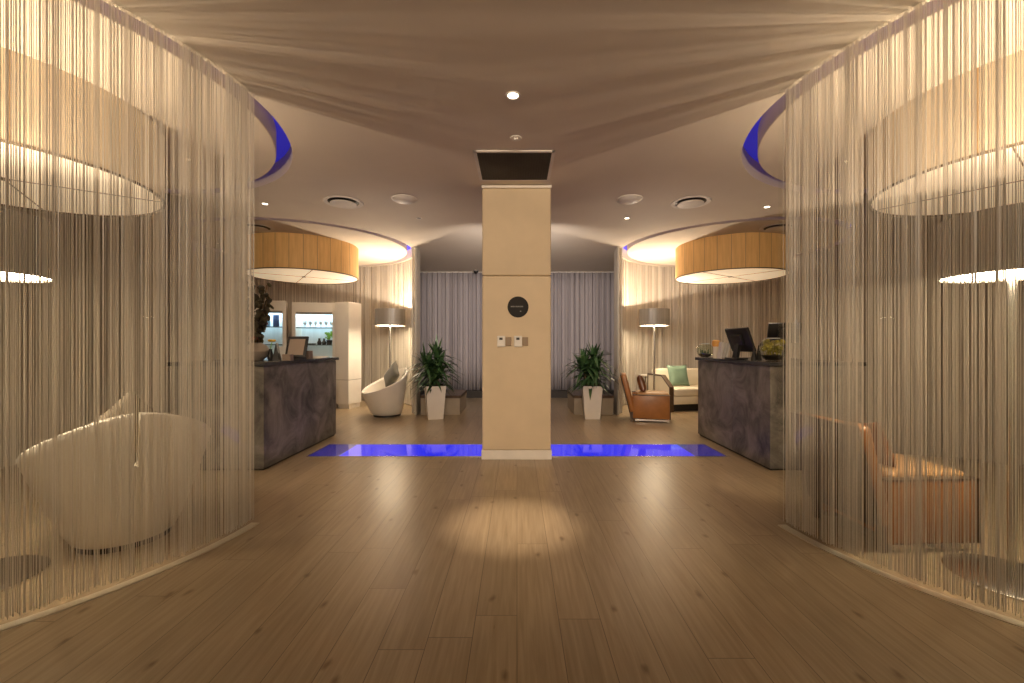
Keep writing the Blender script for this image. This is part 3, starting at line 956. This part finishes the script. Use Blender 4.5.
for k in range(3):
    o = MB().box((0, 0, 0.10), (0.018, 0.10, 0.20 - 0.015 * k), 0.002, rot=(0, radians(9 + 2 * k), 0)).build('booklet', M['paper'])
    o.location = (pos(720.5, 5.25) + 0.036 * k, 5.25, CT + 0.004)
    tag(o, ['white booklet leaning beside the amber candle', 'white booklet in the middle of the leaning three', 'white booklet next to the monitor stand'][k], 'booklet', 'leaning booklets')
def monitor(label, x, y, rz, wd, hh, lean, lift):
    t = thing('monitor', label, 'monitor', (x, y, CT), rz, 'counter monitors')
    MB().box((0, 0.05, 0.012), (0.20, 0.16, 0.020), 0.006).build('foot', M['screen_back'], t)
    MB().hexa([(-0.035, 0.04, 0.02), (0.035, 0.04, 0.02), (0.035, 0.08, 0.02), (-0.035, 0.08, 0.02), (-0.03, 0.0, lift + hh * 0.5), (0.03, 0.0, lift + hh * 0.5), (0.03, 0.03, lift + hh * 0.5), (-0.03, 0.03, lift + hh * 0.5)]).build('stand', M['screen_back'], t)
    MB().box((0, 0, lift + hh / 2), (wd, 0.035, hh), 0.008, rot=(lean, 0, 0)).build('panel', M['screen_back'], t, True)
    MB().box((0, -0.021, lift + hh / 2 + 0.003), (wd - 0.04, 0.004, hh - 0.04), 0.001, rot=(lean, 0, 0)).build('screen', M['black'], t)
    MB().box((0, 0.035, lift + hh / 2), (wd * 0.45, 0.045, hh * 0.45), 0.012, rot=(lean, 0, 0)).build('rear_housing', M['screen_back'], t, True)
    return t
monitor('black monitor turned away in the middle of the right counter', pos(740, 4.95), 4.95, radians(102), 0.36, 0.29, radians(-22), 0.085)
monitor('black monitor standing behind the yellow moss bowl', pos(784, 4.95), 4.95, radians(165), 0.34, 0.24, radians(-18), 0.19)
for px, d, lb in ((754, 4.75, 'dark cone beside the black monitor on the right counter'), (758.5, 4.85, 'dark cone beside the yellow moss bowl')):
    o = MB().lathe([(0, 0), (0.034, 0), (0.030, 0.02), (0.003, 0.165), (0, 0.168)], 20).build('decor_cone', M['black'], None, True)
    o.location = (pos(px, d), d, CT)
    tag(o, lb, 'ornament', 'dark cones')

# ------------------------------------------------------------------ white display cabinets (far left)
def cabinet(label, loc, rz, wd, hh, dp, nz0, nz1, nx0, nx1, low):
    t = thing('display_cabinet', label, 'cabinet', loc, rz, 'white display cabinets')
    # local: front face at y=-dp/2, seen from -y; carcass of slabs round the niche
    yb = dp / 2
    mb = MB()
    mb.box(((-wd / 2 + nx0) / 2, 0, hh / 2 + 0.04), (nx0 + wd / 2, dp, hh - 0.08), 0.003)
    mb.box(((wd / 2 + nx1) / 2, 0, hh / 2 + 0.04), (wd / 2 - nx1, dp, hh - 0.08), 0.003)
    mb.box(((nx0 + nx1) / 2, 0, (hh + nz1) / 2), (nx1 - nx0 + 0.002, dp, hh - nz1), 0.001)
    mb.box(((nx0 + nx1) / 2, 0, (nz0 + 0.08) / 2), (nx1 - nx0 + 0.002, dp, nz0 - 0.08), 0.001)
    mb.build('carcass', M['cab_white'], t)
    MB().box(((nx0 + nx1) / 2, yb - 0.02, (nz0 + nz1) / 2), (nx1 - nx0, 0.02, nz1 - nz0)).build('back_panel', M['cab_inside'], t)
    MB().box(((nx0 + nx1) / 2, 0, nz1 - 0.012), (nx1 - nx0 - 0.04, dp * 0.5, 0.014)).build('light_strip', M['cab_led'], t)
    MB().box(((nx0 + nx1) / 2, -yb + 0.012, nz1 - 0.02), (nx1 - nx0, 0.012, 0.05)).build('light_baffle', M['grey_trim'], t)
    for z in (nz0 + (nz1 - nz0) * 0.33, nz0 + (nz1 - nz0) * 0.68):
        sh = MB().box(((nx0 + nx1) / 2, 0.0, z), (nx1 - nx0, dp - 0.06, 0.012)).build('shelf', M['bowl_glass'], t)
        MB().box(((nx0 + nx1) / 2, -dp / 2 + 0.026, z), (nx1 - nx0, 0.006, 0.018)).build('shelf_edge', M['shelf_glass'], sh)
    MB().box((0, 0.02, 0.04), (wd - 0.06, dp - 0.06, 0.08)).build('plinth', M['fix_white'], t)
    MB().box((wd / 2 - (wd / 2 - nx1) / 2, -yb - 0.001, low), (wd / 2 - nx1, 0.006, 0.012)).build('groove', M['grey_trim'], t)
    return t
CABS = [((pos(317, 8.65), 8.65, 0), radians(10)), ((pos(270.5, 8.50), 8.50, 0), radians(25))]
cabs = [
    cabinet('white display cabinet with a lime plant, nearest to the far tub chair', CABS[0][0], CABS[0][1], 0.82, 2.09, 0.40, 0.93, 1.90, -0.34, 0.34, 0.56),
    cabinet('white display cabinet half hidden by the dark leafy arrangement', CABS[1][0], CABS[1][1], 0.58, 2.12, 0.40, 0.93, 1.92, -0.22, 0.22, 0.56)]
t = thing('tall_cabinet', 'tall plain white cupboard at the right of the display cabinets', 'cabinet', (pos(347, 8.56) + 0.03, 8.56, 0), radians(-16))
MB().box((0, 0, 0.325), (0.31, 0.40, 0.47), 0.003).build('lower_door', M['cab_white'], t)
MB().box((0, 0, 1.33), (0.31, 0.40, 1.52), 0.003).build('upper_door', M['cab_white'], t)
MB().box((0, 0.012, 0.565), (0.295, 0.376, 0.02)).build('groove', M['grey_trim'], t)
MB().box((0, 0.02, 0.045), (0.27, 0.34, 0.09)).build('plinth', M['fix_white'], t)
def on_shelf(ci, x, z, y=-0.02):
    (loc, rz) = CABS[ci]
    p = Matrix.Rotation(rz, 3, 'Z') @ Vector((x, y, 0))
    return (loc[0] + p.x, loc[1] + p.y, z)
SZ = [(0.93, 0.93 + 0.97 * 0.33 + 0.008, 0.93 + 0.97 * 0.68 + 0.008), (0.93, 0.93 + 0.99 * 0.33 + 0.008, 0.93 + 0.99 * 0.68 + 0.008)]
gl0 = None
for k in range(6):
    loc = on_shelf(0, -0.22 + 0.10 * k, SZ[0][2])
    if gl0 is None:
        gl0 = thing('drinking_glass', 'x', 'glass', loc, 0, 'glassware on the upper shelf')
        MB().lathe([(0, 0), (0.030, 0), (0.030, 0.004), (0.006, 0.010), (0.006, 0.05), (0.034, 0.085), (0.036, 0.13), (0.032, 0.13), (0.030, 0.09), (0, 0.06)], 16).build('glass_body', M['glassware'], gl0, True)
        g = gl0
    else:
        g = copy_tree(gl0)
        g.location = loc
    g['label'] = '%s stemmed glass on the upper shelf of the lit cabinet' % ['leftmost', 'second from left', 'third from left', 'third from right', 'second from right', 'rightmost'][k]
t = thing('potted_plant', 'small lime green plant on the lower shelf of the lit cabinet', 'plant', on_shelf(0, 0.24, SZ[0][1]))
MB().lathe([(0, 0), (0.045, 0), (0.06, 0.09), (0.05, 0.09), (0, 0.07)], 18).build('pot', M['dark'], t, True)
mb = MB(); r_ = random.Random(5)
for k in range(26):
    a, e = r_.random() * 6.28, r_.random() * 0.085
    mb.sphere((e * cos(a), e * sin(a), 0.12 + r_.random() * 0.14), r_.uniform(0.018, 0.034), 7, 5, s=(1, 0.5, 0.8), rot=(r_.random() * 3, r_.random() * 3, 0))
mb.build('foliage', M['lime'], t)
for k in range(2):
    o = MB().lathe([(0, 0), (0.035, 0), (0.045, 0.04), (0.02, 0.09), (0.02, 0.12), (0.024, 0.125), (0, 0.125)], 18).build('dark_bottle', M['dark'], None, True)
    o.location = on_shelf(0, 0.05 + 0.09 * k, SZ[0][1])
    tag(o, ['dark squat bottle left of another beside the lime plant', 'dark squat bottle right beside the lime plant'][k], 'bottle', 'dark bottles')
o = MB().lathe([(0, 0), (0.13, 0.0), (0.16, 0.025), (0.15, 0.025), (0, 0.012)], 28).build('shelf_plate', M['dark'], None, True)
o.location = on_shelf(0, -0.16, SZ[0][1]); tag(o, 'dark shallow dish on the lower shelf of the lit cabinet', 'dish')
o = MB().box((0, 0, 0.12), (0.10, 0.05, 0.24), 0.004).build('gift_box', mat('navy_card', (0.03, 0.05, 0.12), 0.5))
o.location = on_shelf(1, 0.10, SZ[1][2]); tag(o, 'navy upright box on the upper shelf of the half hidden cabinet', 'box')
o = MB().box((0, 0, 0.06), (0.16, 0.05, 0.12), 0.004).build('gift_box', mat('sky_card', (0.25, 0.42, 0.55), 0.5))
o.location = on_shelf(1, -0.08, SZ[1][2]); tag(o, 'pale blue box on the upper shelf of the half hidden cabinet', 'box')

# ------------------------------------------------------------------ planters
def planter(label, loc, rz, seed):
    t = thing('potted_dracaena', label, 'plant', loc, rz, 'potted plants in tall white planters')
    b, tp, hh = 0.125, 0.165, 0.56
    MB().hexa([(-b, -b, 0), (b, -b, 0), (b, b, 0), (-b, b, 0), (-tp, -tp, hh), (tp, -tp, hh), (tp, tp, hh), (-tp, tp, hh)]).build('planter', M['pot'], t)
    MB().box((0, 0, hh + 0.002), (2 * tp - 0.03, 2 * tp - 0.03, 0.012)).build('soil', M['soil'], t)
    r = random.Random(seed)
    st = MB()
    heads = []
    for k in range(5):
        a = k * 1.26 + r.random()
        e = 0.02 + 0.07 * (k % 3) / 2
        zt = hh + [0.46, 0.16, 0.34, 0.10, 0.26][k]
        p0 = Vector((e * cos(a), e * sin(a), hh))
        p1 = Vector((1.7 * e * cos(a), 1.7 * e * sin(a), zt))
        st.tube([p0, (p0 + p1) / 2, p1], [0.016, 0.014, 0.011], 8)
        heads.append(p1)
    st.build('cane', M['stem'], t)
    lf = MB()
    for hd in heads:
        for k in range(52):
            a = k * 2.4 + r.random() * 0.5
            el = radians(r.uniform(-5, 82))
            L = r.uniform(0.32, 0.47)
            wd = r.uniform(0.022, 0.034)
            base = hd + Vector((0, 0, -0.12 + 0.16 * k / 52))
            dirh = Vector((cos(a), sin(a), 0))
            side = Vector((-sin(a), cos(a), 0))
            rows = []
            for j in range(7):
                f = j / 6
                droop = 0.55 * L * f * f * cos(el)
                p = base + dirh * (L * f * cos(el)) + Vector((0, 0, L * f * sin(el) - droop))
                ww = wd * (0.55 + 1.5 * f * (1 - f) * 1.2) * (1 - f ** 4) + 0.001
                rows.append((lf.bm.verts.new(p - side * ww), lf.bm.verts.new(p + Vector((0, 0, -0.006))), lf.bm.verts.new(p + side * ww)))
            for A, B in zip(rows, rows[1:]):
                lf.bm.faces.new((A[0], A[1], B[1], B[0]))
                lf.bm.faces.new((A[1], A[2], B[2], B[1]))
    lf.build('foliage', M['leaf'], t, True, 80, recalc=False)
    return t
planter('dark green leafy plant in a tall white planter left of the column', (-1.40, 7.30, 0), radians(18), 11)
planter('dark green leafy plant in a tall white planter right of the column', (1.28, 7.32, 0), radians(-4), 23)

# ------------------------------------------------------------------ back of the lobby
for sx, nm in ((-1, 'left'), (1, 'right')):
    mb = MB()
    n = 420
    x0, x1 = 0.02, 2.55
    F, B = [], []
    r = random.Random(31 + sx)
    ph = r.random() * 6
    for i in range(n + 1):
        u = i / n
        x = sx * (x0 + (x1 - x0) * u)
        y = 10.26 + 0.040 * sin(u * 2 * pi * 17 + ph + 0.9 * sin(u * 23)) + 0.014 * sin(u * 2 * pi * 41 + ph)
        F.append(y); B.append(x)
    rows = []
    for z in (0.175, 0.9, 1.7, 2.5, 2.985):
        k = 1.0 if z < 2.5 else 0.75
        rows.append([mb.bm.verts.new((B[i], 10.26 + (F[i] - 10.26) * k, z)) for i in range(n + 1)])
    for A, C in zip(rows, rows[1:]):
        for i in range(n):
            mb.bm.faces.new((A[i], A[i + 1], C[i + 1], C[i]))
    o = mb.build('curtain', M['grey_curtain'], None, True, 80)
    md = o.modifiers.new('thickness', 'SOLIDIFY'); md.thickness = 0.006
    tag(o, 'lavender grey pleated curtain on the back wall %s of the column' % nm, 'curtain', 'grey back curtains')
nt_ += 1
structure(MB().box((0, 10.27, 2.9905), (5.2, 0.10, 0.019)).build('trim_%d' % nt_, M['fix_white']))
structure(MB().box((0, 10.32, 0.085), (5.4, 0.42, 0.17)).build('baseboard_back', M['dark']))
for sx, nm in ((-1, 'left'), (1, 'right')):
    t = thing('bench', 'low sand coloured bench with a dark top behind the %s planter' % nm, 'bench', (sx * 1.37, 8.14, 0), 0, 'low benches')
    MB().box((0, 0, 0.15), (0.70, 1.0, 0.30), 0.006).build('bench_body', M['bench'], t)
    MB().box((0, 0, 0.325), (0.72, 1.02, 0.05), 0.006).build('bench_top', M['darkwood'], t)
cm = thing('dome_camera', 'small dark dome camera on the ceiling left of the column', 'camera', (pos(476, 10.0), 10.0, H))
MB().lathe([(0, -0.025), (0.06, -0.025), (0.065, 0.0), (0, 0.0)], 24).build('mount', M['grey_trim'], cm, True)
MB().lathe([(0.052, -0.025), (0.048, -0.055), (0.028, -0.078), (0, -0.085)], 24).build('dome', M['black'], cm, True)

# ------------------------------------------------------------------ blue glass strips in the floor
for sx, nm in ((-1, 'left'), (1, 'right')):
    xa, xb = sx * 0.39, sx * 2.34
    t = thing('floor_light_strip', 'glowing blue glass strip set in the floor between the column and the %s counter' % nm, 'floor light', ((xa + xb) / 2, 5.07, 0), 0, 'blue floor strips')
    L = abs(xb - xa)
    Le = 0.34          # the last length by the counter is unlit; its faint glow is painted in
    MB().box((-sx * Le / 2, 0, 0.003), (L - Le, 0.56, 0.006), 0.0008).build('glass_panel', M['blue_strip'], t)
    MB().box((sx * (L / 2 - Le / 2), 0, 0.003), (Le, 0.56, 0.006), 0.0008).build('glass_panel', M['blue_dim'], t)
    f = MB()
    for s in (-1, 1):
        f.box((0, s * 0.286, 0.0035), (L + 0.024, 0.012, 0.007))
        f.box((s * (L / 2 + 0.006), 0, 0.0035), (0.012, 0.56, 0.007))
    f.build('frame', M['steel'], t)

# ------------------------------------------------------------------ ceiling fittings
def downlight(label, x, y, r, power, size, blend, z=H, glow=True):
    t = thing('downlight', label, 'downlight', (x, y, z), 0, 'recessed downlights')
    MB().lathe([(r, 0), (r * 1.45, 0), (r * 1.42, -0.006), (r * 1.05, -0.004)], 28, closed_prof=True).build('bezel', M['fix_white'], t, True)
    MB().lathe([(0, -0.001), (r, -0.001), (r, -0.003), (0, -0.003)], 28).build('lens', M['spot_glow'] if glow else M['grey_trim'], t, True)
    if power:
        l = bpy.data.lights.new('downlight_beam', 'SPOT')
        l.energy = power; l.color = WARM; l.spot_size = radians(size); l.spot_blend = blend; l.shadow_soft_size = 0.03
        lo = bpy.data.objects.new('downlight_beam', l)
        COL.objects.link(lo)
        lo.parent = t
        lo.location = (0, 0, -0.02)
    return t
downlight('bright round downlight in the middle of the lobby ceiling', pos(513, 3.0), 3.0, 0.036, P_SPOT, 22, 1.0)
downlight('small lit downlight over the left counter', pos(265, 5.30), 5.30, 0.030, P_SMALL, 70, 0.8)
downlight('small lit downlight over the right counter', pos(767, 5.42), 5.42, 0.030, P_SMALL, 70, 0.8)
downlight('small dim downlight in the ceiling right of the column', pos(627, 5.90), 5.90, 0.028, P_SMALL * 0.4, 70, 0.8)
downlight('small unlit downlight in the ceiling left of the column', pos(419, 5.90), 5.90, 0.028, 0, 70, 0.8, glow=False)
for sx, nm in ((-1, 'left'), (1, 'right')):
    px = 517 + sx * 112.5
    y = 5.12
    t = thing('ceiling_speaker', 'round domed ceiling speaker %s of the column' % nm, 'ceiling speaker', (pos(px, y), y, H), 0, 'ceiling speakers')
    MB().lathe([(0.155, 0), (0.150, -0.012), (0.14, -0.014)], 36).build('ring', M['fix_white'], t, True)
    MB().lathe([(0.142, -0.010), (0.12, -0.030), (0.07, -0.046), (0, -0.05)], 36).build('dome', M['fix_white'], t, True)
    px = 517 + sx * 173.5
    y = 5.24
    def diffuser(label, loc):
        t = thing('air_diffuser', label, 'air vent', loc, 0, 'round air diffusers')
        MB().lathe([(0.235, 0), (0.225, -0.012), (0.185, -0.006), (0.18, 0)], 48).build('outer_ring', M['fix_white'], t, True)
        MB().lathe([(0.185, -0.002), (0.0, -0.002)], 48).build('throat', M['black'], t)
        MB().lathe([(0.155, -0.022), (0.15, -0.030), (0.0, -0.034)], 48).build('core_plate', M['fix_white'], t, True)
        return t
    diffuser('round chrome edged air diffuser %s of the column' % nm, (pos(px, y), y, H))
    diffuser('round air diffuser on the ceiling disc before the far %s drum pendant' % nm, (sx * 3.87, 6.36, H))
t = thing('sprinkler', 'small round sprinkler cover between the downlight and the vent', 'sprinkler', (-0.01, 3.62, H))
MB().lathe([(0.05, 0), (0.048, -0.006), (0.0, -0.008)], 24).build('cover', M['fix_white'], t, True)
MB().lathe([(0.022, -0.006), (0.020, -0.018), (0, -0.020)], 16).build('cap', M['fix_white'], t, True)
t = thing('air_vent', 'dark rectangular air vent grille in the ceiling before the column', 'air vent', (-0.025, 4.195, H))
f = MB()
for s in (-1, 1):
    f.box((0, s * 0.335, -0.005), (0.74, 0.03, 0.012), 0.002)
    f.box((s * 0.355, 0, -0.005), (0.03, 0.70, 0.012), 0.002)
f.build('frame', M['fix_white'], t)
MB().box((0, 0, -0.002), (0.70, 0.66, 0.004)).build('backing', M['dark'], t)
f = MB()
for k in range(27):
    f.box((0, -0.31 + k * 0.0238, -0.006), (0.68, 0.004, 0.010), rot=(0.6, 0, 0))
for k in range(27):
    f.box((-0.33 + k * 0.0254, 0, -0.005), (0.003, 0.64, 0.006))
f.build('grid', M['grille'], t)
# two unseen fill spots added behind the column to brighten grey curtain and ceiling
for sx in (-1, 1):
    l = bpy.data.lights.new('curtain_fill', 'SPOT')
    l.energy = P_CURTAIN; l.color = (1.0, 0.86, 0.74); l.spot_size = radians(104); l.spot_blend = 1.0; l.shadow_soft_size = 0.05
    lo = bpy.data.objects.new('curtain_fill', l)
    COL.objects.link(lo)
    lo.location = (sx * 0.28, 5.50, 2.35)
    lo.rotation_euler = (Vector((sx * 1.0, 10.25, 2.0)) - Vector(lo.location)).to_track_quat('-Z', 'Y').to_euler()
for sx, nm in ((-1, 'left'), (1, 'right')):  # added fill lamps without fittings, one pair for the column, one for the strings
    l = bpy.data.lights.new('fill_spot', 'SPOT')
    l.energy = P_FILL; l.color = WARM; l.spot_size = radians(62); l.spot_blend = 1.0; l.shadow_soft_size = 0.06
    lo = bpy.data.objects.new('fill_spot', l)
    COL.objects.link(lo)
    lo.location = (sx * 0.5, -1.6, 2.9)
    lo.rotation_euler = (Vector((0, 5.0, 1.55)) - Vector(lo.location)).to_track_quat('-Z', 'Y').to_euler()
    l = bpy.data.lights.new('fill_spot', 'SPOT')
    l.energy = P_FILL * 0.55; l.color = WARM; l.spot_size = radians(60); l.spot_blend = 1.0; l.shadow_soft_size = 0.06
    lo = bpy.data.objects.new('fill_spot', l)
    COL.objects.link(lo)
    lo.location = (sx * -0.6, -1.6, 2.9)
    lo.rotation_euler = (Vector((sx * 2.3, 2.2, 2.0)) - Vector(lo.location)).to_track_quat('-Z', 'Y').to_euler()
